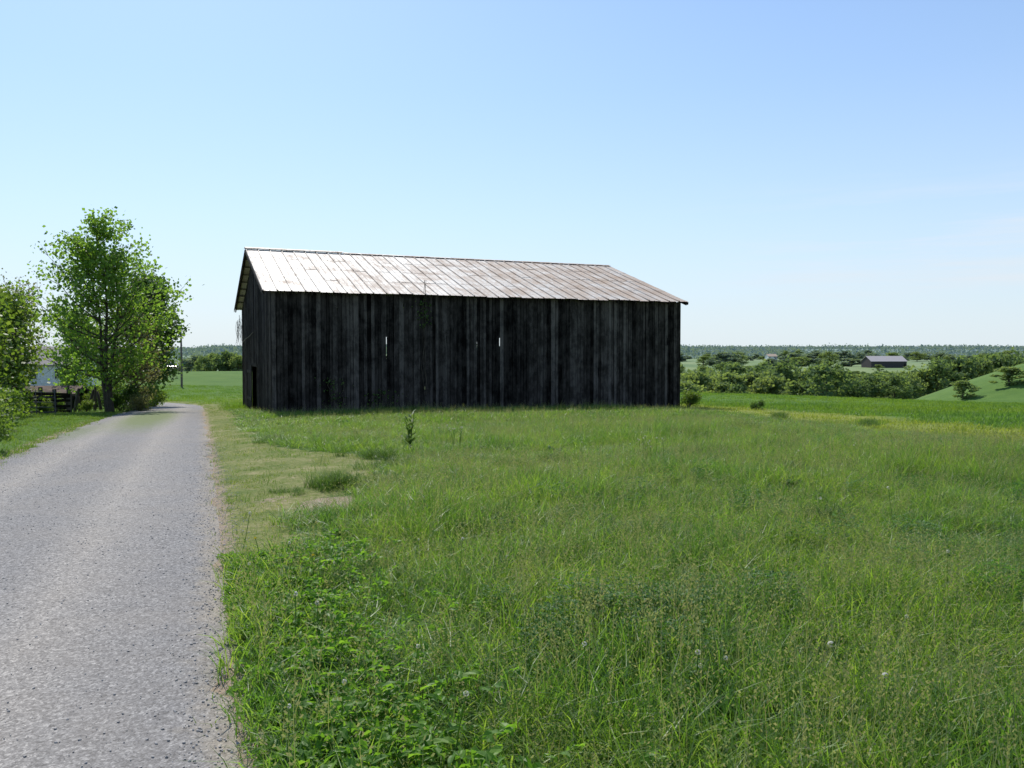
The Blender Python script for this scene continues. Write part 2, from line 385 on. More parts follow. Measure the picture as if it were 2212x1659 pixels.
# ------------------------------------------------------------------ barn
BX, BY, BZ = -9.02, 30.0, -0.62
barn = bpy.data.objects.new('barn', None); C.objects.link(barn); barn.location = (BX, BY, BZ); barn.rotation_euler = (0, 0, BA)
meta(barn, 'long weathered black wooden tobacco barn with rusting metal roof', 'barn')
LEN, WID = 18.2, 14.4
EZ = 3.96-BZ; RZ = 6.27-BZ
def roofz(y): return EZ+(RZ-EZ)*(1-abs(y-WID/2)/(WID/2))
def loc2w(x, y): return BX+x*BV[0]+y*BU[0], BY+x*BV[1]+y*BU[1]
def gz(x, y):
    wx, wy = loc2w(x, y); return float(height(wx, wy))-BZ
WX0, WX1, WY0, WY1 = .38, 17.92, .3, 14.1
def wall(name, along, fixed, a0, a1, topf, outward, slits=(), gapchance=.1, skip=(), openf=0., light_stop=True):
    mb = MB(); a = a0
    def bx(b0, b1, c0, c1, z0, z1, e0, e1, tone, tw=0):
        if c0 > c1: c0, c1 = c1, c0
        P = []
        for cc in (c0, c1):
            for (aa, zz) in ((b0, z0), (b1, z0), (b1, z1+e1), (b0, z1+e0)):
                P.append((aa, cc, zz) if along == 'x' else (cc, aa, zz))
        mb.add(P, [(0,1,2,3),(7,6,5,4),(0,4,5,1),(1,5,6,2),(2,6,7,3),(3,7,4,0)], tone)
    while a < a1-.05:
        w = min(random.uniform(.11, .21), a1-a)
        if a1-a-w < .08: w = a1-a
        gap = random.uniform(.010, .022) if random.random() > gapchance else random.uniform(.025,.04)
        mysl = [q for q in slits if a < q[0] <= a+w]
        if mysl: gap = .008
        b0, b1 = a, a+w-gap
        off = random.choice([0, .006, .012, .022, .03]); tone = min(1, max(0, random.gauss(.45, .32)))
        mid = (b0+b1)/2
        base = (gz(mid, fixed) if along == 'x' else gz(fixed, mid))-.08+random.uniform(0, .14)
        top = topf(mid)-random.uniform(0, .06)
        ztops = [(base, top)]
        for (s0, s1, zt) in skip:
            if s0 < mid < s1: ztops = [(zt, top)]
        opened = random.random() < openf
        if opened: ztops = []
        for (z0, z1) in ztops:
            segs = [(z0, z1, 0)]
            for (sa, za, zb, sw) in mysl: segs = [(z0, za, 0), (za, zb, sw), (zb, z1, 0)]
            t0 = topf(b0)-topf(mid); t1 = topf(b1)-topf(mid)
            for (q0, q1, r_) in segs:
                if q1-q0 < .01: continue
                e0, e1 = (t0, t1) if q1 == z1 else (0, 0)
                bx(b0, b1-r_, fixed+outward*off, fixed+outward*(off+.024), q0, q1, e0, e1, tone)
        if light_stop and ztops:  # strips added behind the joints to block light leaking through
            zs = [(ztops[0][0]+.05, ztops[0][1]-.06)]
            for (sa, za, zb, sw) in mysl: zs = [(zs[0][0], za), (zb, zs[0][1])]
            for (z0, z1) in zs:
                if z1 > z0: bx(b1-.05, b1+gap+.05, fixed-outward*.022, fixed-outward*.006, z0, z1, 0, 0, .0)
        a += w
    return obj(name, mb.mesh(name, [M_board]), parent=barn)
def slit(px, ya, yb, w):
    best = min(np.arange(WX0, WX1, .02), key=lambda q: abs(1106+F*loc2w(q, WY0)[0]/loc2w(q, WY0)[1]-px))
    yy = loc2w(best, WY0)[1]
    return (best, EYE-(yb-765)/F*yy-BZ, EYE-(ya-765)/F*yy-BZ, w)
sl = [slit(642,728,758,.018), slit(835,728,775,.018), slit(955,725,742,.026), slit(1028,738,756,.018), slit(1078,730,748,.026),
      slit(725,828,848,.02), slit(1290,795,815,.02), slit(1440,730,745,.026), slit(1395,690,706,.024), slit(870,655,666,.022), slit(1235,690,700,.022),
      slit(908,835,842,.026), slit(1180,760,772,.022), slit(1240,655,664,.024), slit(720,664,672,.02)]
w0 = wall('wall', 'x', WY0, WX0, WX1, lambda a: roofz(WY0)-.06, -1, sl, .15); w0['label'] = 'long shaded side wall of vertical black boards'
w1 = wall('wall', 'x', WY1, WX0, WX1, lambda a: roofz(WY1)-.06, 1, (), .5, (), .50, False)
gt = lambda a: roofz(a)-.10
w2 = wall('wall', 'y', WX0, WY0+.04, WY1-.04, gt, -1, (), .12, ((6.0, 10.2, 1.78),)); w2['label'] = 'gable end wall with open doorway'
w3 = wall('wall', 'y', WX1, WY0+.04, WY1-.04, gt, 1, (), .2, (), .0)
for (xa, xb, tn) in ((WX0-.045, WX0+.10, .75), (WX1-.10, WX1+.05, .3)):
    mb = MB(); mb.box(xa, xb, WY0-.082, WY0-.058, gz(xa,.3), roofz(.3)-.08, tn)
    obj('corner_board', mb.mesh('corner_board', [M_board]), parent=barn)
mb = MB(); zf = gz(.38, 8)
for yy in (5.95, 10.25): mb.box(WX0-.06, WX0+.10, yy-.07, yy+.07, zf-.2, 1.80, .7)
mb.box(WX0-.06, WX0+.10, 6.02, 10.18, 1.72, 1.86, .7)
obj('door_frame', mb.mesh('door_frame', [M_frame]), parent=barn)
mb = MB()
for k in range(8): mb.box(WX0-.09, WX0-.065, 8.15+k*.255, 8.15+k*.255+.24, zf+.05, 1.78, random.random())
for zz in (zf+.4, 1.4): mb.box(WX0-.125, WX0-.092, 8.15, 10.18, zz, zz+.14, .8)
obj('door', mb.mesh('door', [M_board]), parent=barn)
for px_ in np.linspace(WX0+.15, WX1-.15, 6):
    for py_ in (WY0+.2, 5.0, 9.6, WY1-.2):
        mb = MB(); mb.box(px_-.08, px_+.08, py_-.08, py_+.08, gz(px_, py_)-.1, roofz(py_)-.2, random.random())
        obj('post', mb.mesh('post', [M_frame]), parent=barn)
for zz in (1.9, 3.3):
    for py_ in (WY0+.09, WY1-.06):
        mb = MB(); mb.box(WX0+.05, WX1-.05, py_-.03, py_+.03, zz, zz+.14); obj('beam', mb.mesh('beam', [M_frame]), parent=barn)
    for px_ in np.linspace(WX0+.15, WX1-.15, 6):
        mb = MB(); mb.box(px_-.04, px_+.04, WY0+.13, WY1-.1, zz+.16, zz+.28); obj('beam', mb.mesh('beam', [M_frame]), parent=barn)
mb = MB()
for px_ in np.linspace(.06, LEN-.06, 22):
    for sgn in (0, 1):
        y0, y1 = (0.03, WID/2) if sgn == 0 else (WID-.03, WID/2)
        mb.obox((px_, y0, roofz(y0)-.10), (px_, y1, roofz(y1)-.10), .045, .11, .4)
for k in range(9):
    for sgn in (-1, 1):
        yy = WID/2+sgn*(k*.86+.1)
        if 0 < yy < WID: mb.box(.02, LEN-.02, yy-.04, yy+.04, roofz(yy)-.045, roofz(yy)-.018, .4)
obj('roof_frame', mb.mesh('roof_frame', [M_frame]), parent=barn)
for gx_ in (-.012, LEN+.012):
    for y0, y1 in ((0.0, WID/2-.01), (WID, WID/2+.01)):
        mb = MB(); mb.obox((gx_, y0, roofz(y0)-.07), (gx_, y1, roofz(y1)-.07), .022, .12, .6)
        obj('bargeboard', mb.mesh('bargeboard', [M_board]), parent=barn)
def roof_slope(side):
    mb = MB(); seam = []; NP = 36
    prof = [(0,0,.9),(.012,.04,.5),(.045,.042,.5),(.057,0,1),(.085,0,.8),(.12,0,.1),(.20,0,0),(.30,0,0),(.312,.014,0),(.33,.014,0),(.342,0,.4),(.36,0,0),(.56,0,0),(.61,0,.5)]
    rows = [0, .27, .52, .77, 1.]
    for p in range(NP):
        x0 = p*LEN/NP; sc = LEN/NP/.61
        rag = random.uniform(-.03, .06); ptone = random.random(); ss_ = random.uniform(.3, .95)
        for r_ in range(4):
            tone = .75*ptone+.25*random.random()
            b0, b1 = rows[r_], rows[r_+1]
            if r_ == 0: b0 = -.008-rag*.12
            else: b0 -= .012
            lift = .006; nb = 4; k = len(mb.v)
            wv = [random.uniform(-.006, .008) for _ in range(nb+1)]
            for ib in range(nb+1):
                bb = b0+(b1-b0)*ib/nb
                yy = bb*WID/2; zz = EZ+(RZ-EZ)*bb+.003+lift*(1-ib/nb)+wv[ib]
                if ib == 0 and r_ == 0: zz += random.uniform(-.012, .02)
                yl = yy if side == 0 else WID-yy
                for (px_, pz, se) in prof:
                    mb.v.append((x0+px_*sc, yl, zz+pz)); seam.append(min(1, se*ss_+(.05 if ib == 0 else 0)))
            m_ = len(prof)
            for ib in range(nb):
                for j in range(m_-1):
                    q = (k+ib*m_+j, k+ib*m_+j+1, k+(ib+1)*m_+j+1, k+(ib+1)*m_+j)
                    mb.f.append(q if side == 0 else q[::-1]); mb.t.append(tone); mb.m.append(0)
    me = mb.mesh('roof', [M_roof]); addf(me, 'seam', np.array(seam))
    return obj('roof', me, parent=barn)
r0 = roof_slope(0); r0['label'] = 'bright ribbed metal roof slope with rust patches'
roof_slope(1)
mb = MB()
for (xa, xb, h) in ((-.03, 4.3, .10), (4.32, 9.5, .055), (9.51, LEN+.02, .05)):
    for sgn in (-1, 1):
        mb.add([(xa, WID/2, RZ+h), (xb, WID/2, RZ+h-.004), (xb, WID/2+sgn*.2, RZ+h-.062), (xa, WID/2+sgn*.2, RZ+h-.058)], [(0,1,2,3)], .5)
obj('ridge_cap', mb.mesh('ridge_cap', [M_roof]), parent=barn)

# ------------------------------------------------------------------ leaves / trees
def leaf_quads(P, size, rg, aspect=.55, up=.3):
    n = len(P)
    d = rg.normal(size=(n,3)); d[:,2] -= .3; d /= np.linalg.norm(d, axis=1)[:,None]
    nn = rg.normal(size=(n,3)); nn[:,2] += up*2
    sd = np.cross(d, nn); sd /= np.linalg.norm(sd, axis=1)[:,None]+1e-9
    L = size*rg.uniform(.6, 1.3, n)[:,None]
    a = P-d*L*.5; c = P+d*L*.5; m_ = P+d*L*.05
    b_ = m_+sd*L*aspect; e = m_-sd*L*aspect
    v = np.stack([a, b_, c, e], 1).reshape(-1, 3)
    f = np.arange(4*n).reshape(-1, 4)
    return v, f
def leaves_mesh(name, P, size, mat, rg, tone=None, aspect=.55):
    v, f = leaf_quads(P, size, rg, aspect)
    me = bpy.data.meshes.new(name)
    me.vertices.add(len(v)); me.vertices.foreach_set('co', v.astype(np.float32).ravel())
    me.loops.add(f.size); me.loops.foreach_set('vertex_index', f.ravel().astype(np.int32))
    me.polygons.add(len(f)); me.polygons.foreach_set('loop_start', np.arange(0, f.size, 4, dtype=np.int32))
    me.update(); me.materials.append(mat)
    if tone is None: tone = rg.random(len(f))
    a = me.attributes.new('tone', 'FLOAT', 'FACE'); a.data.foreach_set('value', np.clip(tone, 0, 1).astype(np.float32))
    return me
def tree_parts(H, Rad, seed, nl, leaf, r0=.13, lmat=M_maple, bmat=M_bark, low=.18, lean=(0,0), nlimb=26, shape=None, sig=.28, stems=1, up=.75, spread=1.2):
    rg = np.random.default_rng(seed); mb = MB(); tips = []
    if shape is None: shape = lambda h: math.sin(math.pi*min(1, max(0.02, (h*.85+.1))))**.7
    for sidx in range(stems):
        sx = (sidx-(stems-1)/2)*.35; ln = (lean[0]+sx*spread, lean[1]+rg.normal()*.3*(stems > 1))
        HH = H*([1, .88, .80, .92][(sidx+(stems > 2)*2) % 4] if stems > 2 else 1-.11*sidx)
        if stems == 3: HH = H*[.86, 1., .80][sidx]
        def tp(h): return np.array([sx*.3+ln[0]*h**1.5+.12*math.sin(h*7+seed), ln[1]*h**1.5+.1*math.cos(h*6+seed), h*HH])
        hs = np.linspace(0, 1, 12)
        mb.tube([tp(h)-np.array([0,0,.15*(h==0)]) for h in hs], [r0*(1.35 if h == 0 else 1)*(1-h)**.85+.012 for h in hs], 8)
        for i in range(nlimb):
            h = low+(1-low)*((i+.5)/nlimb)**.9; az = i*2.4+rg.uniform(-.5,.5)
            hr = (h-low)/(1-low)
            Ln = Rad*shape(hr)*rg.uniform(.7, 1.08)
            el = up*(.5+.7*hr)+rg.normal()*.12
            d = np.array([math.cos(az)*math.cos(el), math.sin(az)*math.cos(el), math.sin(el)])
            p = tp(h); pts = [p]; nseg = 6; dd_ = d.copy()
            for k in range(nseg):
                dd_ = dd_+rg.normal(size=3)*.13+np.array([0,0,.07]); dd_ /= np.linalg.norm(dd_)
                p = p+dd_*Ln/nseg*1.15; pts.append(p)
            rr = r0*(1-h)**.85*.5+.012
            mb.tube(pts, [rr*(1-k/(nseg+.5))+.004 for k in range(nseg+1)], 5)
            for k in range(1, nseg+1):
                for _ in range(3):
                    d2 = dd_*.6+rg.normal(size=3)*.6; d2 /= np.linalg.norm(d2)
                    L2 = Ln*rg.uniform(.18, .42)*(1.15-k/nseg*.5)
                    q = pts[k]; e1 = q+d2*L2*.5+rg.normal(size=3)*.04; e2 = e1+d2*L2*.5+np.array([0,0,.06])
                    mb.tube([q, e1, e2], [.012, .008, .003], 3)
                    tips += [e1, e2, e2]
    T = np.array(tips)
    tw = rg.random(len(T))**2.2+.04; tw /= tw.sum()
    ii = rg.choice(len(T), nl, p=tw)
    P = T[ii]+rg.normal(size=(nl,3))*sig*np.array([1,1,.8])
    P[:,2] = np.maximum(P[:,2], .05)
    ttone = rg.random(len(T))
    tone = .55*ttone[ii]+.45*rg.random(nl)
    return mb.mesh('trunk', [bmat], True), leaves_mesh('crown', P, leaf, lmat, rg, tone)
def plant_tree(name, px, Yd, label, H, Rad, seed, nl, leaf, rot=0., **kw):
    tr, cr = tree_parts(H, Rad, seed, nl, leaf, **kw)
    x = PX(px, Yd); e = bpy.data.objects.new(name, None); C.objects.link(e); e.location = (x, Yd, float(height(x, Yd))-.03); e.rotation_euler = (0,0,rot)
    meta(e, label, 'tree' if 'tree' in name else 'shrub')
    obj('trunk', tr, parent=e); obj('crown', cr, parent=e); return e
shp = lambda h: (.85+.65*math.sin(math.pi*min(1, h*1.05+.03)))*(1-h**2.6*.62)
plant_tree('maple_tree', 238, 38, 'tall leafy green maple with sparse crown beside the lane', 8.6, 2.15, 3, 11500, .14, r0=.085, low=.13, lean=(-.55, 0), nlimb=22, shape=shp, sig=.22, stems=3, up=.6, spread=2.2)
plant_tree('shade_tree', 322, 50, 'dark green broad tree beside the lane', 7.2, 2.3, 11, 9500, .17, lmat=M_dark, r0=.12, low=.22, lean=(.1,0), nlimb=24, sig=.29)
plant_tree('redbud_tree', 288, 42, 'small brownish tree just coming into leaf', 5.2, 1.3, 12, 4200, .11, lmat=M_brown, r0=.07, low=.12, nlimb=20, sig=.2, stems=2)
plant_tree('bare_tree', 40, 40, 'pale bare-branched tree with a few buds', 5.8, 1.9, 13, 1400, .09, lmat=M_brown, bmat=M_barkpale, r0=.07, low=.2, nlimb=15, sig=.2, stems=2)
plant_tree('hedge_tree', 5, 31, 'bushy yellow-green tree above the fence', 4.2, 1.5, 14, 8500, .12, lmat=M_hedge, r0=.09, low=.10, nlimb=24, sig=.26, stems=2)
plant_tree('hedge_tree', -75, 27, 'bushy yellow-green tree above the fence', 4.2, 1.6, 24, 7000, .13, lmat=M_hedge, r0=.09, low=.10, nlimb=22, sig=.26, stems=2)
plant_tree('lane_tree', 165, 47, 'leafy green tree behind the fence', 4.8, 1.9, 15, 5500, .14, lmat=M_maple, r0=.08, low=.12, nlimb=22, sig=.26)

def shrub_mesh(seed, H, R_, nl, leaf, mat, lumps=14):
    rg = np.random.default_rng(seed)
    cen = rg.normal(size=(lumps,3)); cen /= np.linalg.norm(cen, axis=1)[:,None]; cen *= rg.uniform(.3, .9, lumps)[:,None]
    cen = cen*np.array([R_, R_, H*.45])+np.array([0,0,H*.5])
    ii = rg.integers(0, lumps, nl); d = rg.normal(size=(nl,3)); d /= np.linalg.norm(d, axis=1)[:,None]
    P = cen[ii]+d*(rg.random(nl)**.5)[:,None]*np.array([R_*.42, R_*.42, H*.25])
    P[:,2] = np.abs(P[:,2])
    v, f = leaf_quads(P, leaf, rg)
    mb = MB()
    for k in range(lumps): mb.tube([(0,0,-.1), tuple(cen[k]*np.array([.4,.4,.5])), tuple(cen[k])], [.025, .016, .006], 4, .5, 1)
    k = len(mb.v); mb.v += [tuple(p) for p in v]; mb.f += [tuple(int(a)+k for a in q) for q in f]
    lt = rg.random(lumps); mb.t += list(np.clip(.6*lt[ii]+.4*rg.random(nl), 0, 1)); mb.m += [0]*nl
    return mb.mesh('shrub', [mat, M_bark])
shr = [shrub_mesh(31, 1.7, 1.1, 2800, .10, M_hedge), shrub_mesh(32, 1.9, 1.2, 2800, .11, M_dark), shrub_mesh(33, 1.2, .8, 2600, .075, M_hedge), shrub_mesh(34, 1.5, 1.0, 1600, .09, M_brown)]
def put(name, me, px, Yd, sc, label, cat, group=None, rot=None, x=None):
    xx = PX(px, Yd) if x is None else x
    o = obj(name, me, (xx, Yd, float(height(xx, Yd))-.03), random.uniform(0, 6.28) if rot is None else rot)
    o.scale = (sc, sc, sc) if not isinstance(sc, tuple) else sc
    meta(o, label, cat, group); return o
for (px, Yd, k, sc) in [(-32,16.5,2,.95), (-25,20,2,1.0), (-12,24,0,.75), (8,29,0,.75), (262,41,1,.75), (290,43,2,1.1), (312,46,0,.9), (205,44,0,.7), (165,46,3,.9), (175,43,0,.5),(250,45,0,.9),
                        (140,47,0,.9), (110,49,0,.8), (60,47,3,.9), (20,45,0,1.1), (330,51,0,.8), (-40,36,1,1.2), (300,40,3,.7), (80,40,2,.9), (120,41,2,.8), (38,33.5,2,.55), (100,35.2,2,.5), (185,38,2,.5), (60,37,3,.8)]:
    put('shrub', shr[k], px, Yd, sc, ['bushy yellow-green shrub along the fence line','dense dark green shrub along the fence line','low yellow-green shrub beside the lane','brownish twiggy shrub along the fence line'][k], 'shrub', 'shrubs along the fence line')
put('shrub', shr[2], 1487, 37.5, .7, 'small light green shrub at the barn corner', 'shrub')
put('shrub', shr[1], 1638, 33, .24, 'small dark weed bush standing in the field', 'shrub')

mb = MB(); rg = np.random.default_rng(5)
for k in range(22):
    x = rg.uniform(.05, .3); y = 13.6+rg.uniform(-.3, .55); z = rg.uniform(3.6, 4.3); pts = []
    for q in range(rg.integers(4, 8)):
        pts.append((x, y, z)); x += rg.normal()*.03-.005; y += rg.normal()*.05; z -= rg.uniform(.12, .28)
    mb.tube(pts, [.007]*len(pts), 3)
mb.tube([(.28, 13.0, 2.9), (.2, 11.8, 2.85), (.22, 10.5, 2.98), (.25, 8.4, 3.1), (.3, 7.2, 3.25)], [.02,.025,.025,.02,.012], 6)
v_ = obj('vine', mb.mesh('vine', [M_barkpale]), parent=barn); v_['label'] = 'dry brown vine stems hanging from the eave'
LP = []; mb = MB()
for (cx, z0, z1, sp, cnt) in [(6.1, 3.3, 4.5, .16, 110), (2.55, 0.3, 1.4, .25, 90), (4.4, .1, .9, .4, 90)]:
    for q in range(cnt): LP.append((cx+rg.normal()*sp, WY0-.09-abs(rg.normal())*.03, rg.uniform(z0, z1)))
    for q in range(3):
        x = cx+rg.normal()*sp*.6; mb.tube([(x+rg.normal()*.05, WY0-.075, z0*.2+(z1)*h) for h in np.linspace(0, 1, 9)], [.008]*9, 4)
obj('vine', mb.mesh('vine', [M_bark]), parent=barn)
o = obj('ivy_leaves', leaves_mesh('ivy_leaves', np.array(LP), .075, M_dark, rg), parent=barn)

# ------------------------------------------------------------------ grass system
def make_sources(name, meshes):
    col = bpy.data.collections.new(name)
    for i, m_ in enumerate(meshes):
        o = bpy.data.objects.new('%s_%02d' % (name, i), m_); col.objects.link(o)
    return col
def clump(seed, n, R_, h0, h1, w, bend, mat, seeds=0, mat2=None, seg=3):
    rg = np.random.default_rng(seed); mb = MB()
    for i in range(n+seeds):
        stalk = i >= n
        r_ = R_*math.sqrt(rg.random()); a = rg.uniform(0, 6.28); bx, by = r_*math.cos(a), r_*math.sin(a)
        h = rg.uniform(h0, h1) if not stalk else h1*rg.uniform(1.0, 1.4)
        la = rg.uniform(0, 6.28); B = bend*rg.uniform(.3, 1.5)*h if not stalk else .12*h
        fa = rg.uniform(0, 6.28); ww = w*rg.uniform(.6, 1.3) if not stalk else w*.4
        pts = []
        for k in range(seg+1):
            q = k/seg; lx = B*q**2
            pts.append(np.array([bx+math.cos(la)*lx, by+math.sin(la)*lx, -.03+h*q-(.42*B*q**2.5 if not stalk else 0)]))
        sd = np.array([math.cos(fa), math.sin(fa), 0])*ww/2
        V_ = []
        for k in range(seg):
            tf = 1-.25*k/seg; V_ += [pts[k]-sd*tf, pts[k]+sd*tf]
        V_.append(pts[-1])
        fs_ = [(2*k, 2*k+1, 2*k+3, 2*k+2) for k in range(seg-1)]+[(2*seg-2, 2*seg-1, 2*seg)]
        tone = float(rg.random())
        mb.add(V_, fs_, tone, 0 if not stalk else 1)
        if stalk:
            for q in range(9):
                c = pts[-1]*(1-q*.02)+np.array([rg.normal()*.009, rg.normal()*.009, -.012*q]); L = .012
                aa = rg.uniform(0, 6.28); dx = np.array([math.cos(aa)*L*.6, math.sin(aa)*L*.6, L*.4])
                mb.add([c, c+dx+np.array([0,0,.005]), c+dx*1.8, c+dx-np.array([0,0,.005])], [(0,1,2,3)], float(rg.random()), 1)
    return mb.mesh('clump', [mat, mat2 or M_straw])
def weed_mesh(seed, n, L0, mat, up=.7, fold=.15):
    rg = np.random.default_rng(seed); mb = MB()
    for i in range(n):
        a = rg.uniform(0, 6.28); L = L0*rg.uniform(.6, 1.3); el = up*rg.uniform(.5, 1.3); W = L*rg.uniform(.26, .42)
        hb = rg.uniform(0, .06); ca, sa = math.cos(a), math.sin(a); V_ = []
        ox, oy = rg.normal()*.035, rg.normal()*.035
        for k, (q, wf) in enumerate([(0,.12),(.25,.7),(.5,1.),(.75,.8),(1.,.06)]):
            r_ = L*q*math.cos(el*(1-q*.6)); z = hb+L*q*math.sin(el*(1-q*.75))
            wv = rg.normal()*.006
            V_ += [(ox+ca*r_-sa*W*wf*.5, oy+sa*r_+ca*W*wf*.5, z+W*fold*wf+wv), (ox+ca*r_, oy+sa*r_, z), (ox+ca*r_+sa*W*wf*.5, oy+sa*r_-ca*W*wf*.5, z+W*fold*wf-wv)]
        fs_ = []
        for k in range(4): fs_ += [(3*k, 3*k+1, 3*k+4, 3*k+3), (3*k+1, 3*k+2, 3*k+5, 3*k+4)]
        mb.add(V_, fs_, float(rg.random()))
    return mb.mesh('weed', [mat])
def clover_mesh(seed, n, R_, h):
    rg = np.random.default_rng(seed); mb = MB()
    for i in range(n):
        r_ = R_*math.sqrt(rg.random()); a = rg.uniform(0, 6.28); x, y = r_*math.cos(a), r_*math.sin(a); z = h*rg.uniform(.4, 1)*(1-.4*(r_/R_)**2)
        t_ = float(rg.random()); a0 = rg.uniform(0, 6.28)
        for k in range(3):
            aa = a0+k*2.094; c, s_ = math.cos(aa), math.sin(aa); L = rg.uniform(.014, .024); tz = rg.normal()*.006
            mb.add([(x, y, z), (x+c*L*.6-s_*L*.45, y+s_*L*.6+c*L*.45, z+.006), (x+c*L*1.1, y+s_*L*1.1, z+.002+tz), (x+c*L*.6+s_*L*.45, y+s_*L*.6-c*L*.45, z+.006)], [(0,1,2,3)], t_)
    return mb.mesh('clover', [M_clover])
def flower_mesh(seed, h, rad, mat, n=26, ball=True):
    rg = np.random.default_rng(seed); mb = MB()
    mb.tube([(0,0,0), (.01,0,h*.5), (.02,.01,h)], [.003,.003,.002], 3, .5, 1)
    for i in range(n):
        d = rg.normal(size=3); d /= np.linalg.norm(d)
        if not ball: d[2] = abs(d[2])*.3
        c = np.array([.02,.01,h])+d*rad; u_ = np.cross(d, rg.normal(size=3)); u_ /= np.linalg.norm(u_); w_ = np.cross(d, u_); k = rad*.45
        mb.add([c-u_*k, c+w_*k, c+u_*k, c-w_*k], [(0,1,2,3)], float(rg.random()))
    return mb.mesh('flower', [mat, M_grass])

def gn_scatter(name, pts, rotz, scl, idx, col, label, tilt=.12):
    n = len(pts); me = bpy.data.meshes.new(name)
    me.vertices.add(n); me.vertices.foreach_set('co', np.asarray(pts, np.float32).ravel())
    rg = np.random.default_rng(n)
    rot = np.stack([rg.normal(size=n)*tilt, rg.normal(size=n)*tilt, rotz], -1).astype(np.float32)
    a = me.attributes.new('rot', 'FLOAT_VECTOR', 'POINT'); a.data.foreach_set('vector', rot.ravel())
    a = me.attributes.new('scl', 'FLOAT_VECTOR', 'POINT'); a.data.foreach_set('vector', np.asarray(scl, np.float32).ravel())
    a = me.attributes.new('pick', 'INT', 'POINT'); a.data.foreach_set('value', np.asarray(idx, np.int32))
    o = obj(name, me)
    ng = bpy.data.node_groups.new('scatter_'+name, 'GeometryNodeTree')
    ng.interface.new_socket('Geometry', in_out='INPUT', socket_type='NodeSocketGeometry')
    ng.interface.new_socket('Geometry', in_out='OUTPUT', socket_type='NodeSocketGeometry')
    N = ng.nodes; gi = N.new('NodeGroupInput'); go = N.new('NodeGroupOutput')
    iop = N.new('GeometryNodeInstanceOnPoints'); ci = N.new('GeometryNodeCollectionInfo')
    ci.inputs['Collection'].default_value = col; ci.inputs['Separate Children'].default_value = True; ci.inputs['Reset Children'].default_value = True
    def na(nm, typ):
        q = N.new('GeometryNodeInputNamedAttribute'); q.data_type = typ; q.inputs['Name'].default_value = nm
        return [s_ for s_ in q.outputs if s_.enabled and s_.name == 'Attribute'][0]
    L = ng.links
    L.new(gi.outputs[0], iop.inputs['Points']); L.new(ci.outputs[0], iop.inputs['Instance'])
    iop.inputs['Pick Instance'].default_value = True
    L.new(na('pick', 'INT'), iop.inputs['Instance Index'])
    e2r = N.new('FunctionNodeEulerToRotation'); L.new(na('rot', 'FLOAT_VECTOR'), e2r.inputs[0]); L.new(e2r.outputs[0], iop.inputs['Rotation'])
    L.new(na('scl', 'FLOAT_VECTOR'), iop.inputs['Scale']); L.new(iop.outputs[0], go.inputs[0])
    md = o.modifiers.new('scatter', 'NODES'); md.node_group = ng
    o['kind'] = 'stuff'; o['label'] = label; o['category'] = name.replace('_', ' ')
    return o
def band(y0, y1, dens, rg, k=.72, pad=2.5):
    n = int((y1-y0)*2*(k*y1+pad)*dens)
    y = rg.uniform(y0, y1, n); x = rg.uniform(-1, 1, n)*(k*y1+pad)
    m_ = np.abs(x) < k*y+pad
    return x[m_], y[m_]
def in_barn(x, y, mg=0.):
    lx = (x-BX)*BV[0]+(y-BY)*BV[1]; ly = (x-BX)*BU[0]+(y-BY)*BU[1]
    return (lx > WX0-mg) & (lx < WX1+mg) & (ly > WY0-mg) & (ly < WY1+mg)
tg = [clump(100+i, 62, .20, .17, .42, .0058, .65, M_grass, 3 if i % 2 else 5) for i in range(6)]
tgf = [clump(120+i, 38, .30, .16, .38, .014, .55, M_grass, 3, seg=2) for i in range(4)]
col_tall = make_sources('src_tall', tg+tgf)
P = []; SC = []; ID = []
for (y0, y1, dens, far) in [(1.2,7,44,0), (7,13,30,0), (13,22,18,0), (22,34,11,1), (34,60,4,1)]:
    x, y = band(y0, y1, dens, rng)
    vgz, dtz, flz, d = zones(x, y)
    ok = (d > 1.95) & (vgz < .45+.35*(rng.random(len(x))-.5)) & (flz < .5) & (dtz < .4) & ~in_barn(x, y, .05)
    x, y = x[ok], y[ok]
    h = .76+.42*noise2(x, y, .6, 7)+.30*noise2(x, y, 2.1, 8)+.25*(rng.random(len(x))-.5)
    ne = np.clip((x-tall_edge(y))/1.2, 0, 1); h = h*(.45+.55*ne)
    h = h*(1-.25*sstep(y, 14, 28))*(1-.45*sstep(x, line_edge(y)-3.5, line_edge(y)))
    h = np.clip(h, .28, 1.45)
    P.append(np.stack([x, y, height(x, y)-.01], -1)); w = .85+.3*rng.random(len(x))
    SC.append(np.stack([w, w, h*w], -1)); ID.append(rng.integers(6, 10, len(x)) if far else rng.integers(0, 6, len(x)))
P = np.concatenate(P); SC = np.concatenate(SC); ID = np.concatenate(ID)
gn_scatter('tall_grass', P, rng.uniform(0, 6.28, len(P)), SC, ID, col_tall, 'tall rough green meadow grass with seed heads')
fg = [clump(140+i, 30, .42, .08, .24, .020, .4, M_field, 0, seg=2) for i in range(4)]+[clump(150+i, 26, .42, .04, .14, .018, .4, M_yfield, 0, seg=2) for i in range(2)]
P = []
for (y0, y1, dens) in [(10,24,12), (24,45,6), (45,95,2.2)]:
    x, y = band(y0, y1, dens, rng, .70, 4)
    vgz, dtz, flz, d = zones(x, y)
    ok = (d > 2.2) & (flz > .5) & ~in_barn(x, y, .1) & ((vgz < .6) | (y > 55))
    P.append(np.stack([x[ok], y[ok], height(x[ok], y[ok])-.01], -1))
P = np.concatenate(P); w = .8+.5*rng.random(len(P)); hh = w*(.6+.35*noise2(P[:,0], P[:,1], .3, 9)+.2)
isy = yellow(P[:,0], P[:,1]) > .3+.3*rng.random(len(P))
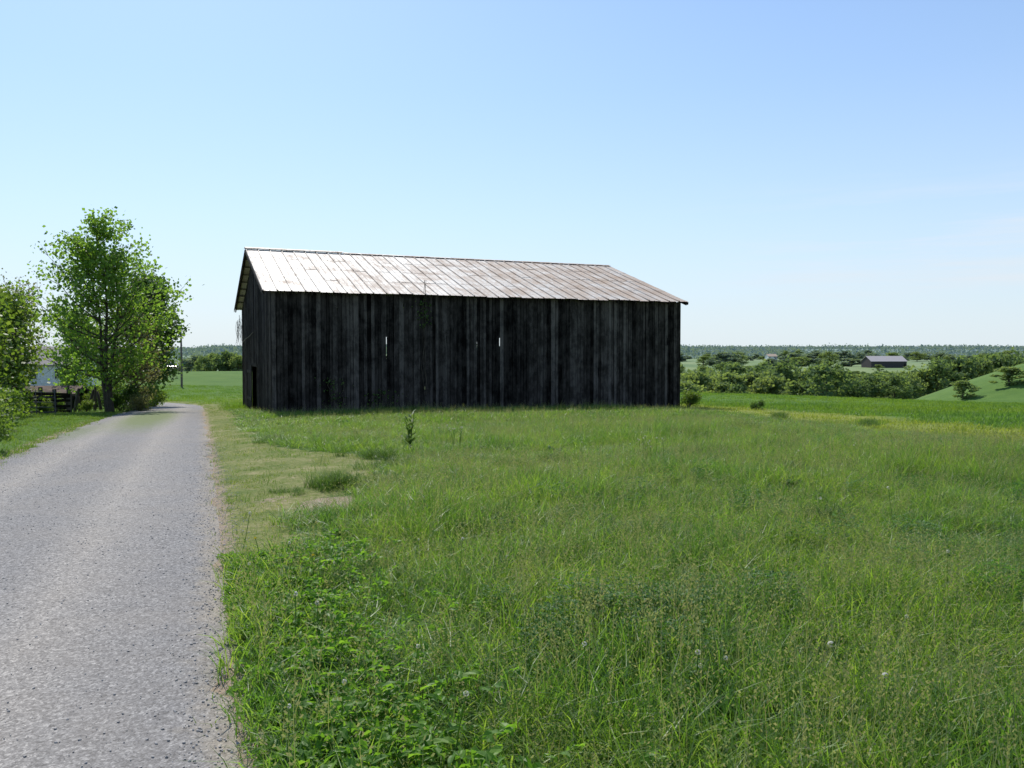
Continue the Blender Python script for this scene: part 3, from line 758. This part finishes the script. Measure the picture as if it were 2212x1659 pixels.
gn_scatter('field_grass', P, rng.uniform(0, 6.28, len(P)), np.stack([w, w, np.clip(hh, .25, 1.6)], -1), np.where(isy, rng.integers(4, 6, len(P)), rng.integers(0, 4, len(P))), make_sources('src_field', fg), 'smooth green hay field')
vgm = [clump(160+i, 44, .20, .02, .085, .006, .8, M_verge, 0, seg=2) for i in range(4)]
P = []
for (y0, y1, dens) in [(2,12,28), (12,24,18), (24,60,6)]:
    x, y = band(y0, y1, dens, rng)
    vgz, dtz, flz, d = zones(x, y)
    ok = (d > 1.70+.4*rng.random(len(x))**.6+.14*noise2(x, y, 3.1, 5)) & (vgz > .35) & (dtz < .5+.5*rng.random(len(x))) & ~in_barn(x, y, .1)
    P.append(np.stack([x[ok], y[ok], np.maximum(height(x[ok], y[ok]), height0(x[ok], y[ok])-.03)-.002], -1))
P = np.concatenate(P); w = .7+.6*rng.random(len(P)); hh = w*(1.3+1.3*noise2(P[:,0], P[:,1], 2.2, 9))
gn_scatter('verge_grass', P, rng.uniform(0, 6.28, len(P)), np.stack([w, w, np.clip(hh, .35, 3.5)], -1), rng.integers(0, 4, len(P)), make_sources('src_verge', vgm), 'short yellowish trodden grass beside the lane')
lm = [clump(180+i, 44, .24, .04, .11, .009, .6, M_lawn, 0, seg=2) for i in range(4)]
lr = [clump(190+i, 34, .24, .15, .40, .012, .6, M_grass, 1, seg=2) for i in range(3)]
P = []
for (y0, y1, dens) in [(4,16,22), (16,34,14), (34,62,6)]:
    x, y = band(y0, y1, dens, rng)
    d = road_dist(x, y)
    ok = (d < -1.48-.25*rng.random(len(x))) & (d > -14)
    P.append(np.stack([x[ok], y[ok], np.maximum(height(x[ok], y[ok]), height0(x[ok], y[ok])-.03)], -1))
P = np.concatenate(P); d = -road_dist(P[:,0], P[:,1]); w = .8+.5*rng.random(len(P))
rough = (d+.5*noise2(P[:,0], P[:,1], .9, 3) > 5.2)
idl = np.where(rough, rng.integers(4, 7, len(P)), rng.integers(0, 4, len(P)))
gn_scatter('lawn_grass', P, rng.uniform(0, 6.28, len(P)), np.stack([w, w, w], -1), idl, make_sources('src_lawn', lm+lr), 'mown bright green grass strip beside the lane')
# broadleaf weeds: low, scattered, blended with grass at the lane edge
wm = [weed_mesh(200+i, 9, .062, M_weed) for i in range(4)]+[weed_mesh(210+i, 16, .12, M_clover, 1.0) for i in range(2)]+[clump(216, 60, .10, .14, .30, .006, .7, M_dark, 0), clump(217, 60, .12, .14, .30, .006, .7, M_dark, 0)]+[clump(218, 40, .12, .10, .24, .006, .7, M_grass, 1)]
n = 1500; y = rng.uniform(2.2, 6.8, n); off_ = np.abs(rng.normal(size=n))*.42; x = .1-.375*y+.10+off_
ok = (road_dist(x, y) > 1.86) & (noise2(x, y, 5.2, 11)+.9*rng.random(n) > .28)
x, y, off_ = x[ok], y[ok], off_[ok]; P = [np.stack([x, y, height(x, y)-.01+.20*np.clip((off_-.12)/.6, 0, 1)*rng.uniform(.4, 1, len(x))], -1)]
kk = rng.integers(0, 4, len(x)); kk = np.where(rng.random(len(x)) < .22, 8, kk); P[0][kk == 8, 2] = height(x[kk == 8], y[kk == 8])
idw = [kk]; w = [.6+.8*rng.random(len(x))]
n = 420; y = rng.uniform(3, 24, n); x = rng.uniform(-1, 1, n)*.7*y; ok = (x > tall_edge(y)) & (x < field_edge(y)) & (noise2(x, y, .8, 12) > .3)
P.append(np.stack([x[ok], y[ok], height(x[ok], y[ok])+.04], -1)); idw.append(rng.integers(4, 6, ok.sum())); w.append(.5+.5*rng.random(ok.sum()))
def tuft(px, Yd, n, sx_, sc, k):
    cx = PX(px, Yd); xx = cx+rng.normal(size=n)*sx_; yy = Yd+rng.normal(size=n)*sx_
    P.append(np.stack([xx, yy, height(xx, yy)-.01], -1)); idw.append(np.full(n, k)); w.append(np.full(n, sc))
tuft(715, 10.4, 24, .14, 1.0, 6); tuft(620, 9.9, 10, .2, .5, 7); tuft(845, 12.5, 16, .22, 1.15, 7); tuft(820, 14, 12, .25, 1.2, 6); tuft(870, 10.3, 10, .2, 1.1, 7); tuft(760, 17, 12, .3, 1.1, 6); tuft(600, 17.5, 12, .3, 1., 7); tuft(1690, 11.5, 8, .15, 1.2, 6)
for _ in range(30):
    Yt = random.uniform(6, 26); tuft(random.uniform(850, 2150), Yt, 7, .16, random.uniform(.9, 1.3), random.choice([6,7]))
P = np.concatenate(P); w = np.concatenate(w); idw = np.concatenate(idw)
gn_scatter('broadleaf_weeds', P, rng.uniform(0, 6.28, len(P)), np.stack([w, w, w], -1), idw, make_sources('src_weed', wm), 'bright green broad-leaved weeds at the lane edge')
cm = [clover_mesh(220+i, 110, .2, .31) for i in range(3)]
P = []
for (cx, cy, sx_, n) in [(.62, 4.6, .34, 17), (1.05, 4.9, .3, 8), (3.2, 6.0, .6, 10), (2.2, 10, .8, 8), (.2, 8, .5, 6), (5, 9, 1., 9)]:
    for _ in range(n):
        x = cx+rng.normal()*sx_; y = cy+rng.normal()*sx_; P.append((x, y, float(height(x, y))))
P = np.array(P); w = .7+.4*rng.random(len(P))
gn_scatter('clover', P, rng.uniform(0, 6.28, len(P)), np.stack([w, w, w], -1), rng.integers(0, 3, len(P)), make_sources('src_clover', cm), 'dark green clover patches in the meadow')
fm = [flower_mesh(230, .24, .009, M_petal), flower_mesh(231, .30, .010, M_petal, 18), flower_mesh(232, .14, .008, M_yellow, 20, False)]
P = []; I = []
for _ in range(55):
    y = 3+rng.random()**1.3*22; x = rng.uniform(-1, 1)*.62*y
    if x < tall_edge(y) and rng.random() < .6: continue
    if road_dist(x, y) < 2: continue
    P.append((x, y, float(height(x, y)))); I.append(rng.integers(0, 2))
for _ in range(12):
    y = rng.uniform(3, 7); x = .1-.375*y+rng.uniform(.2, .9); P.append((x, y, float(height(x, y))+.03)); I.append(rng.choice([0,0,2]))
for (cx, cy, n) in [(PX(985, 15), 15, 14), (PX(1395, 12), 12, 12)]:
    for _ in range(n): x = cx+rng.normal()*.12; y = cy+rng.normal()*.25; P.append((x, y, float(height(x, y))+.15)); I.append(0)
P = np.array(P); w = .9+.5*rng.random(len(P))
gn_scatter('wildflowers', P, rng.uniform(0, 6.28, len(P)), np.stack([w, w, w], -1), np.array(I), make_sources('src_flower', fm), 'scattered white and yellow meadow flowers')
mb = MB(); rg = np.random.default_rng(9)
for q in range(3):
    a_ = rg.uniform(-.08, .08, 2); mb.tube([(0,0,0), (a_[0]*.6, a_[1]*.6, .4), (a_[0]*1.5, a_[1]*1.5, .76-.13*q)], [.012,.009,.005], 5)
    for k in range(18):
        h = .10+k*.037-.02*q; a0 = rg.uniform(0, 6.28); L = .17*(1.15-h*.8); b0 = np.array([a_[0]*h, a_[1]*h, h]); dx = np.array([math.cos(a0), math.sin(a0), .7])*L; sd = np.array([-math.sin(a0), math.cos(a0), 0])*L*.2
        mb.add([b0, b0+dx*.5+sd, b0+dx, b0+dx*.5-sd], [(0,1,2,3)], float(rg.random()))
put('thistle', mb.mesh('thistle', [M_dark]), 885, 15.5, 1.0, 'tall dark thistle standing in the grass', 'weed', None, 0)
def stone(seed):
    rg = np.random.default_rng(seed); import bmesh
    bm = bmesh.new(); bmesh.ops.create_icosphere(bm, subdivisions=1, radius=.0075)
    for v in bm.verts: v.co = Vector((v.co.x*1.25, v.co.y, v.co.z*.6))*(1+rg.normal()*.16)
    m_ = bpy.data.meshes.new('stone'); bm.to_mesh(m_); bm.free(); m_.materials.append(M_stone); return m_
n = 16000; s = 2+rng.random(n)**1.7*18; o_ = np.where(rng.random(n) < .6, 1.87+rng.normal(size=n)*.16, rng.uniform(-1.6, 1.9, n)); o_ = np.where((rng.random(n) < .2) & (o_ > 0), -o_*.84, o_)
t = road_t(s)+o_; x = s*U[0]+t*V[0]; y = s*U[1]+t*V[1]
zz = np.where(np.abs(o_) < 1.85, height0(x, y)+.022-.012*o_*o_, np.maximum(height(x, y), height0(x, y)+.02-.012*o_*o_-(np.abs(o_) > 2)*.08))+.001
w = .3+rng.random(n)**3*.8
gn_scatter('loose_gravel', np.stack([x, y, zz], -1), rng.uniform(0, 6.28, n), np.stack([w, w, w], -1), rng.integers(0, 4, n), make_sources('src_stone', [stone(i) for i in range(4)]), 'loose grey gravel chips on the lane', .3)

# ------------------------------------------------------------------ background trees
def bg_tree(seed, H, R_, mat, lumps=26, nl=2600, leaf=.42, trunk=.16):
    rg = np.random.default_rng(seed); mb = MB()
    cen = []
    for k in range(lumps):
        h = rg.uniform(.08, 1.); pr = math.sin(math.pi*min(1, .22+h*.74))**.6
        a = rg.uniform(0, 6.28); r_ = R_*pr*math.sqrt(rg.random())*.9
        cen.append((r_*math.cos(a), r_*math.sin(a), H*(.07+h*.85)))
    cen = np.array(cen); ii = rg.integers(0, lumps, nl)
    d = rg.normal(size=(nl,3)); d /= np.linalg.norm(d, axis=1)[:,None]
    lr_ = rg.uniform(.5, 1.3, lumps)
    P = cen[ii]+d*(rg.random(nl)**.5*lr_[ii])[:,None]*np.array([R_*.38, R_*.38, H*.12])
    P[:,2] = np.maximum(P[:,2], .3)
    v, f = leaf_quads(P, leaf, rg, .6)
    mb.tube([(0,0,-.5), (.1,0,H*.3), (0,.1,H*.85)], [trunk, trunk*.8, .03], 6, .5, 1)
    for k in range(0, lumps, 3): mb.tube([(0,0,H*.22), tuple(cen[k]*np.array([.5,.5,.7])), tuple(cen[k])], [.09,.05,.02], 4, .5, 1)
    k = len(mb.v); mb.v += [tuple(p) for p in v]; mb.f += [tuple(int(a)+k for a in q) for q in f]
    lt = rg.random(lumps); mb.t += list(np.clip(.5*lt[ii]+.35*rg.random(nl)+.15*P[:,2]/H, 0, 1)); mb.m += [0]*nl
    return mb.mesh('tree', [mat, M_bark])
BT = {}
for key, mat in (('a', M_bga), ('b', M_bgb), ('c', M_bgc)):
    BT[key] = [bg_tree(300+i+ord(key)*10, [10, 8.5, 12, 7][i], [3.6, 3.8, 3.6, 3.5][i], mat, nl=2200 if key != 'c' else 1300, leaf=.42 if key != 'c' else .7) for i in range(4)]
count = 0
BH = [10, 8.5, 12, 7]
def bgt(px, Yd, ytop, key, k=None, wid=1.):
    global count
    x = PX(px, Yd); z0 = float(height(x, Yd)); H = (EYE-(ytop-765)/F*Yd)-z0
    H = min(max(H, 3.0), 19)
    k = random.randrange(4) if k is None else k
    sc = H/BH[k]; sw = (sc*.6+.35)*wid*random.uniform(.85, 1.3)
    o = obj('tree', BT[key][k], (x, Yd, z0-.1), random.uniform(0, 6.28)); o.scale = (sw, sw, sc)
    meta(o, {'a': 'green leafy tree standing in the valley', 'b': 'light green spring tree standing in the valley', 'c': 'hazy green tree on the far hillside'}[key], 'tree', 'trees in the valley'); count += 1
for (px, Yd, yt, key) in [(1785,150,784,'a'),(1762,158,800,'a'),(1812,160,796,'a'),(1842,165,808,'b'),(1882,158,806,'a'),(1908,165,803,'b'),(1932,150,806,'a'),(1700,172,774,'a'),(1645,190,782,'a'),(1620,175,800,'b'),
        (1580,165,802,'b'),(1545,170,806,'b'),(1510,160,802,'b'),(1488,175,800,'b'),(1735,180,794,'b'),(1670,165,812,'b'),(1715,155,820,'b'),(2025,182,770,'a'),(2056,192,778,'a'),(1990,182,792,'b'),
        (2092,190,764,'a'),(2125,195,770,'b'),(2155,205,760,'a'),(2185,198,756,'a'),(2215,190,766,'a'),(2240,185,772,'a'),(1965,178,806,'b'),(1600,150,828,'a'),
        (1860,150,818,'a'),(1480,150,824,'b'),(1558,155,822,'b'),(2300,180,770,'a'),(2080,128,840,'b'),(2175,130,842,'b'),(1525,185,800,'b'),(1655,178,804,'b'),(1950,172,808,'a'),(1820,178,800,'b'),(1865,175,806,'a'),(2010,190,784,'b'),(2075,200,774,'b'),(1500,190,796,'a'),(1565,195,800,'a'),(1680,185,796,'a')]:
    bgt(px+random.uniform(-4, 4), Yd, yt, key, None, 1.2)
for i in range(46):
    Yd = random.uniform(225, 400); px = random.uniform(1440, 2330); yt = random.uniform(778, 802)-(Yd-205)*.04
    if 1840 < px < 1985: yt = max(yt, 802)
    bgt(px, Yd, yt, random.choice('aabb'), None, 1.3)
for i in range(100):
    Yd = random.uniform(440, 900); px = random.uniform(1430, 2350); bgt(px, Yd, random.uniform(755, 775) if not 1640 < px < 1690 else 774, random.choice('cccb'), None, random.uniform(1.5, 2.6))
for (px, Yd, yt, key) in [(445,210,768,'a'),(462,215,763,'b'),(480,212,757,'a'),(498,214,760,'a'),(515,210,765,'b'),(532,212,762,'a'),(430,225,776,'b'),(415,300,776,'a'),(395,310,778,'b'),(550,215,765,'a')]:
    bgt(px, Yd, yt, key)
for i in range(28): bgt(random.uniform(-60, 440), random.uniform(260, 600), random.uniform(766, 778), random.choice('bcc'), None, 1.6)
print('bg trees', count)
rg = np.random.default_rng(77); n = 5600
th = rg.uniform(-.72, .72, n); rr = 800+rg.random(n)**.8*2400; x = rr*np.tan(th)*.9; y = rr
keep = noise2(x, y, .009, 21)+.3*noise2(x, y*2.5, .02, 4) > -.25; x, y = x[keep], y[keep]; z = height(x, y)
P = []
for q in range(26):
    s_ = rg.normal(size=(len(x),3))*np.array([18,10,2.2])+np.array([0,0,4.]); P.append(np.stack([x, y, z], -1)+s_)
P = np.concatenate(P)
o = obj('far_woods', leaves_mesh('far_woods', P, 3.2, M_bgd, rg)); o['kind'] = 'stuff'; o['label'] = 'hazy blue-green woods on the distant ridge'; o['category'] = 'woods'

# ------------------------------------------------------------------ buildings
def house(name, px, Yd, L, W, hw, hr, rot, mw, mr, label, cat, windows=3, door=True, zoff=0.):
    x = PX(px, Yd); e = bpy.data.objects.new(name, None); C.objects.link(e); e.location = (x, Yd, float(height(x, Yd))+zoff); e.rotation_euler = (0,0,rot); meta(e, label, cat)
    mb = MB(); k = L/2; w = W/2
    mb.add([(-k,-w,-1.-zoff),(k,-w,-1.-zoff),(k,w,-1.-zoff),(-k,w,-1.-zoff),(-k,-w,hw),(k,-w,hw),(k,w,hw),(-k,w,hw),(-k,0,hw+hr),(k,0,hw+hr)], [(0,1,5,4),(2,3,7,6),(1,2,6,9,5),(3,0,4,8,7)])
    obj('wall', mb.mesh('wall', [mw]), parent=e)
    mb = MB(); ov = .35; sl_ = hr/w
    for sg in (-1, 1):
        a = (-k-ov, sg*(w+ov), hw-ov*sl_+.04); b_ = (k+ov, sg*(w+ov), hw-ov*sl_+.04); c = (k+ov, 0, hw+hr+.04); d = (-k-ov, 0, hw+hr+.04)
        up = [tuple(np.array(p)+np.array([0,0,.12])) for p in (a, b_, c, d)]
        mb.add([a,b_,c,d]+up, [(0,1,2,3),(4,5,6,7),(0,1,5,4),(1,2,6,5),(3,0,4,7)])
    obj('roof', mb.mesh('roof', [mr]), parent=e)
    for i in range(windows):
        cx = -k+L*(i+.5)/windows+(.0 if not door else -.5)
        mb = MB(); mb.box(cx-.42, cx+.42, -w-.03, -w-.01, .95, 2.0)
        wi = obj('window', mb.mesh('window', [M_glass]), parent=e)
        mb = MB()
        for (a0, a1, z0, z1) in ((cx-.5,cx-.42,.87,2.08),(cx+.42,cx+.5,.87,2.08),(cx-.42,cx+.42,.87,.95),(cx-.42,cx+.42,2.0,2.08),(cx-.42,cx+.42,1.45,1.5)): mb.box(a0, a1, -w-.06, -w-.032, z0, z1)
        obj('frame', mb.mesh('frame', [M_white]), parent=wi)
    if door:
        mb = MB(); mb.box(k-1.5, k-.6, -w-.05, -w-.01, 0, 2.05); obj('door', mb.mesh('door', [M_black if mw is M_white else M_frame]), parent=e)
    return e
house('farm_house', 105, 92, 8, 6, 2.5, 1.8, .15, M_white, M_shingle, 'white farmhouse glimpsed behind roadside trees', 'house')
house('field_barn', 1909, 420, 18.5, 10, 3.2, 2.5, .08, M_black, M_farroof, 'dark wooden barn with pale metal roof on hillside', 'barn', 0, True)
house('country_house', 1665, 700, 8, 6, 2.4, 1.8, .2, M_white, M_tan, 'cream house with tan roof among trees', 'house', 2, True, 1.)
house('country_house', 2206, 330, 4, 4, 2.4, 1.4, -.3, M_white, M_shingle, 'white house on the far slope', 'house', 2, True, 3.)
house('field_shed', 92, 43, 3.2, 2.2, .85, .28, .2, M_frame, M_rust, 'low rusty-roofed shed behind the fence', 'shed', 0, False, 0)

e = bpy.data.objects.new('utility_pole', None); C.objects.link(e); x = PX(392, 92); e.location = (x, 92, float(height(x, 92))); meta(e, 'tall brown wooden utility pole in the grass', 'utility pole')
mb = MB(); mb.tube([(0,0,-.5), (0.02,0,3), (0,0,6.0)], [.12,.11,.09], 10); obj('shaft', mb.mesh('shaft', [M_pole], True), parent=e)
mb = MB(); mb.box(-.35,.35,.11,.19,5.65,5.74); obj('crossarm', mb.mesh('crossarm', [M_pole]), parent=e)
for q in (-.28, .28):
    mb = MB(); mb.tube([(q,.15,5.74),(q,.15,5.79),(q,.15,5.82),(q,.15,5.89)], [.02,.05,.05,.025], 8); obj('insulator', mb.mesh('insulator', [M_galv]), parent=e)

def gp(px, Yd): x = PX(px, Yd); return Vector((x, Yd, float(height(x, Yd))))
e = bpy.data.objects.new('plank_fence', None); C.objects.link(e); A = gp(18, 34); e.location = A; meta(e, 'old dark wooden plank stock pen', 'fence')
B = gp(150, 37)-A
for q in np.linspace(0, 1, 5):
    mb = MB(); c = B*q; mb.obox(c+Vector((0,0,-.2)), c+Vector((random.uniform(-.08,.08), 0, 1.0+random.uniform(-.12,.15))), .12, .12, random.random()); obj('post', mb.mesh('post', [M_fence]), parent=e)
for k in range(5):
    mb = MB(); zz = .12+k*.19; mb.obox(Vector((-.05,-.09,zz+random.uniform(-.06,.06))), B+Vector((.05,-.09,zz+random.uniform(-.07,.07))), .03, .11, random.random()*.4); obj('rail', mb.mesh('rail', [M_frame]), parent=e)
e = bpy.data.objects.new('farm_gate', None); C.objects.link(e); A = gp(35, 32.5); e.location = A; e.rotation_euler = (.12, .04, 0); meta(e, 'grey tubular metal farm gate leaning on fence', 'gate')
B = Vector((1.35, .3, 0)); mb = MB()
for zz in (.12,.32,.52,.72,.92): mb.tube([Vector((0,0,zz)), B+Vector((0,0,zz))], [.017,.017], 8)
for q in (0, .5, 1): mb.tube([B*q+Vector((0,0,.05)), B*q+Vector((0,0,1.0))], [.018,.018], 8)
obj('gate_frame', mb.mesh('gate_frame', [M_galv], True), parent=e)
for i, (px, Yd, h, ln) in enumerate([(158,38,1.1,.25),(172,38.5,.95,-.15),(188,39,1.0,.3),(203,39.5,1.15,.05),(218,40,.9,-.2),(146,37,1.2,.0),(312,47,1.1,.05),(330,52,1.1,0)]):
    mb = MB(); mb.tube([(0,0,-.2), (ln*.5,0,h*.5), (ln,0,h)], [.075,.07,.06], 7, .4)
    p = gp(px, Yd); o = obj('fence_post', mb.mesh('fence_post', [M_fence], True), p); meta(o, 'leaning weathered grey wooden fence post', 'fence post', 'posts along the old fence')
e = bpy.data.objects.new('parked_car', None); C.objects.link(e); x = PX(373, 138); e.location = (x, 138, float(height(x, 138))+.02); e.rotation_euler = (0,0,.25); meta(e, 'small dark car parked on the grassy rise', 'car')
mb = MB(); pr = [(-2.1,.35),(-2.1,.85),(-1.9,.95),(-1.5,1.0),(-1.0,1.42),(.5,1.45),(1.1,1.0),(2.0,.85),(2.1,.35)]
n = len(pr); vv = [(-.82*(.86 if z > 1.1 else 1), y, z) for y, z in pr]+[(.82*(.86 if z > 1.1 else 1), y, z) for y, z in pr]
mb.add(vv, [tuple(range(n)), tuple(range(2*n-1, n-1, -1))]+[(i, (i+1)%n, n+(i+1)%n, n+i) for i in range(n)]); obj('body', mb.mesh('body', [M_carpaint]), parent=e)
mb = MB(); mb.add([(-.66,-1.49,1.07),(.66,-1.49,1.07),(.62,-1.11,1.39),(-.62,-1.11,1.39)], [(0,1,2,3)]); obj('rear_window', mb.mesh('rear_window', [M_glass]), parent=e)
for sx_ in (-.8, .8):
    for sy in (-1.35, 1.35):
        mb = MB(); mb.tube([(sx_-.1, sy, .33), (sx_+.1, sy, .33)], [.33,.33], 16); obj('wheel', mb.mesh('wheel', [M_rubber]), parent=e)
for sx_ in (-.68, .68):
    mb = MB(); mb.box(sx_-.12, sx_+.12, -2.14, -2.102, .65, .8); obj('tail_light', mb.mesh('tail_light', [M_lampred]), parent=e)

# ------------------------------------------------------------------ light, sky, camera
SEL, SAZ = math.radians(50), math.radians(-24)
w = bpy.data.worlds.new('World'); scene.world = w; w.use_nodes = True; nt = w.node_tree; b = NB(nt)
bg = nt.nodes['Background']; sky = nt.nodes.new('ShaderNodeTexSky'); sky.sky_type = 'NISHITA'; sky.sun_disc = False
sky.sun_elevation = SEL; sky.sun_rotation = SAZ; sky.air_density = 1.0; sky.dust_density = .5; sky.ozone_density = 1.3; sky.altitude = 200
tc = nt.nodes.new('ShaderNodeTexCoord'); sp = nt.nodes.new('ShaderNodeSeparateXYZ'); b.l(tc.outputs['Generated'], sp.inputs[0])
col = b.mix(1., sky.outputs[0], (1.22, 1.34, 1.44), 'MULTIPLY')
hz = b.ramp(sp.outputs[2], [(0., .92), (.06, .80), (.16, .55), (.30, .30), (.5, 0.)])
hcol = b.mix(b.ramp(sp.outputs[2], [(0., 0.), (.30, 1.)]), (6.1, 6.9, 7.5), (4.1, 5.5, 7.6))
col = b.mix(hz, col, hcol)
cn = b.noise(b.mapping(tc.outputs['Generated'], (1.2, 1.2, 16)), 2.2, 6, .6)
cm_ = b.math('MULTIPLY', b.ramp(cn, [(.46, 0.), (.70, .75)]), b.math('MULTIPLY', b.ramp(sp.outputs[2], [(.03, 0.), (.08, 1.), (.14, 1.), (.2, 0.)]), b.ramp(sp.outputs[0], [(.15, 0.), (.4, 1.)])))
col = b.mix(cm_, col, (6.5, 7.05, 7.6))
b.l(col, bg.inputs[0]); bg.inputs[1].default_value = .12
sun = bpy.data.lights.new('sun', 'SUN'); sun.energy = 5.0; sun.angle = math.radians(.5); sun.color = (1, .95, .86)
so = bpy.data.objects.new('sun', sun); C.objects.link(so)
sd = Vector((math.sin(SAZ)*math.cos(SEL), math.cos(SAZ)*math.cos(SEL), math.sin(SEL)))
so.rotation_euler = sd.to_track_quat('Z', 'Y').to_euler(); so.location = (0, 0, 60)
cam = bpy.data.cameras.new('camera'); cam.sensor_width = 36; cam.lens = 36*F/2212; cam.clip_end = 9000; cam.clip_start = .05
co = bpy.data.objects.new('camera', cam); C.objects.link(co); co.location = (0, 0, EYE)
co.rotation_euler = (math.radians(90)-math.atan(64.5/F), 0, 0); scene.camera = co
scene.view_settings.view_transform = 'Standard'; scene.view_settings.look = 'None'; scene.view_settings.exposure = 0
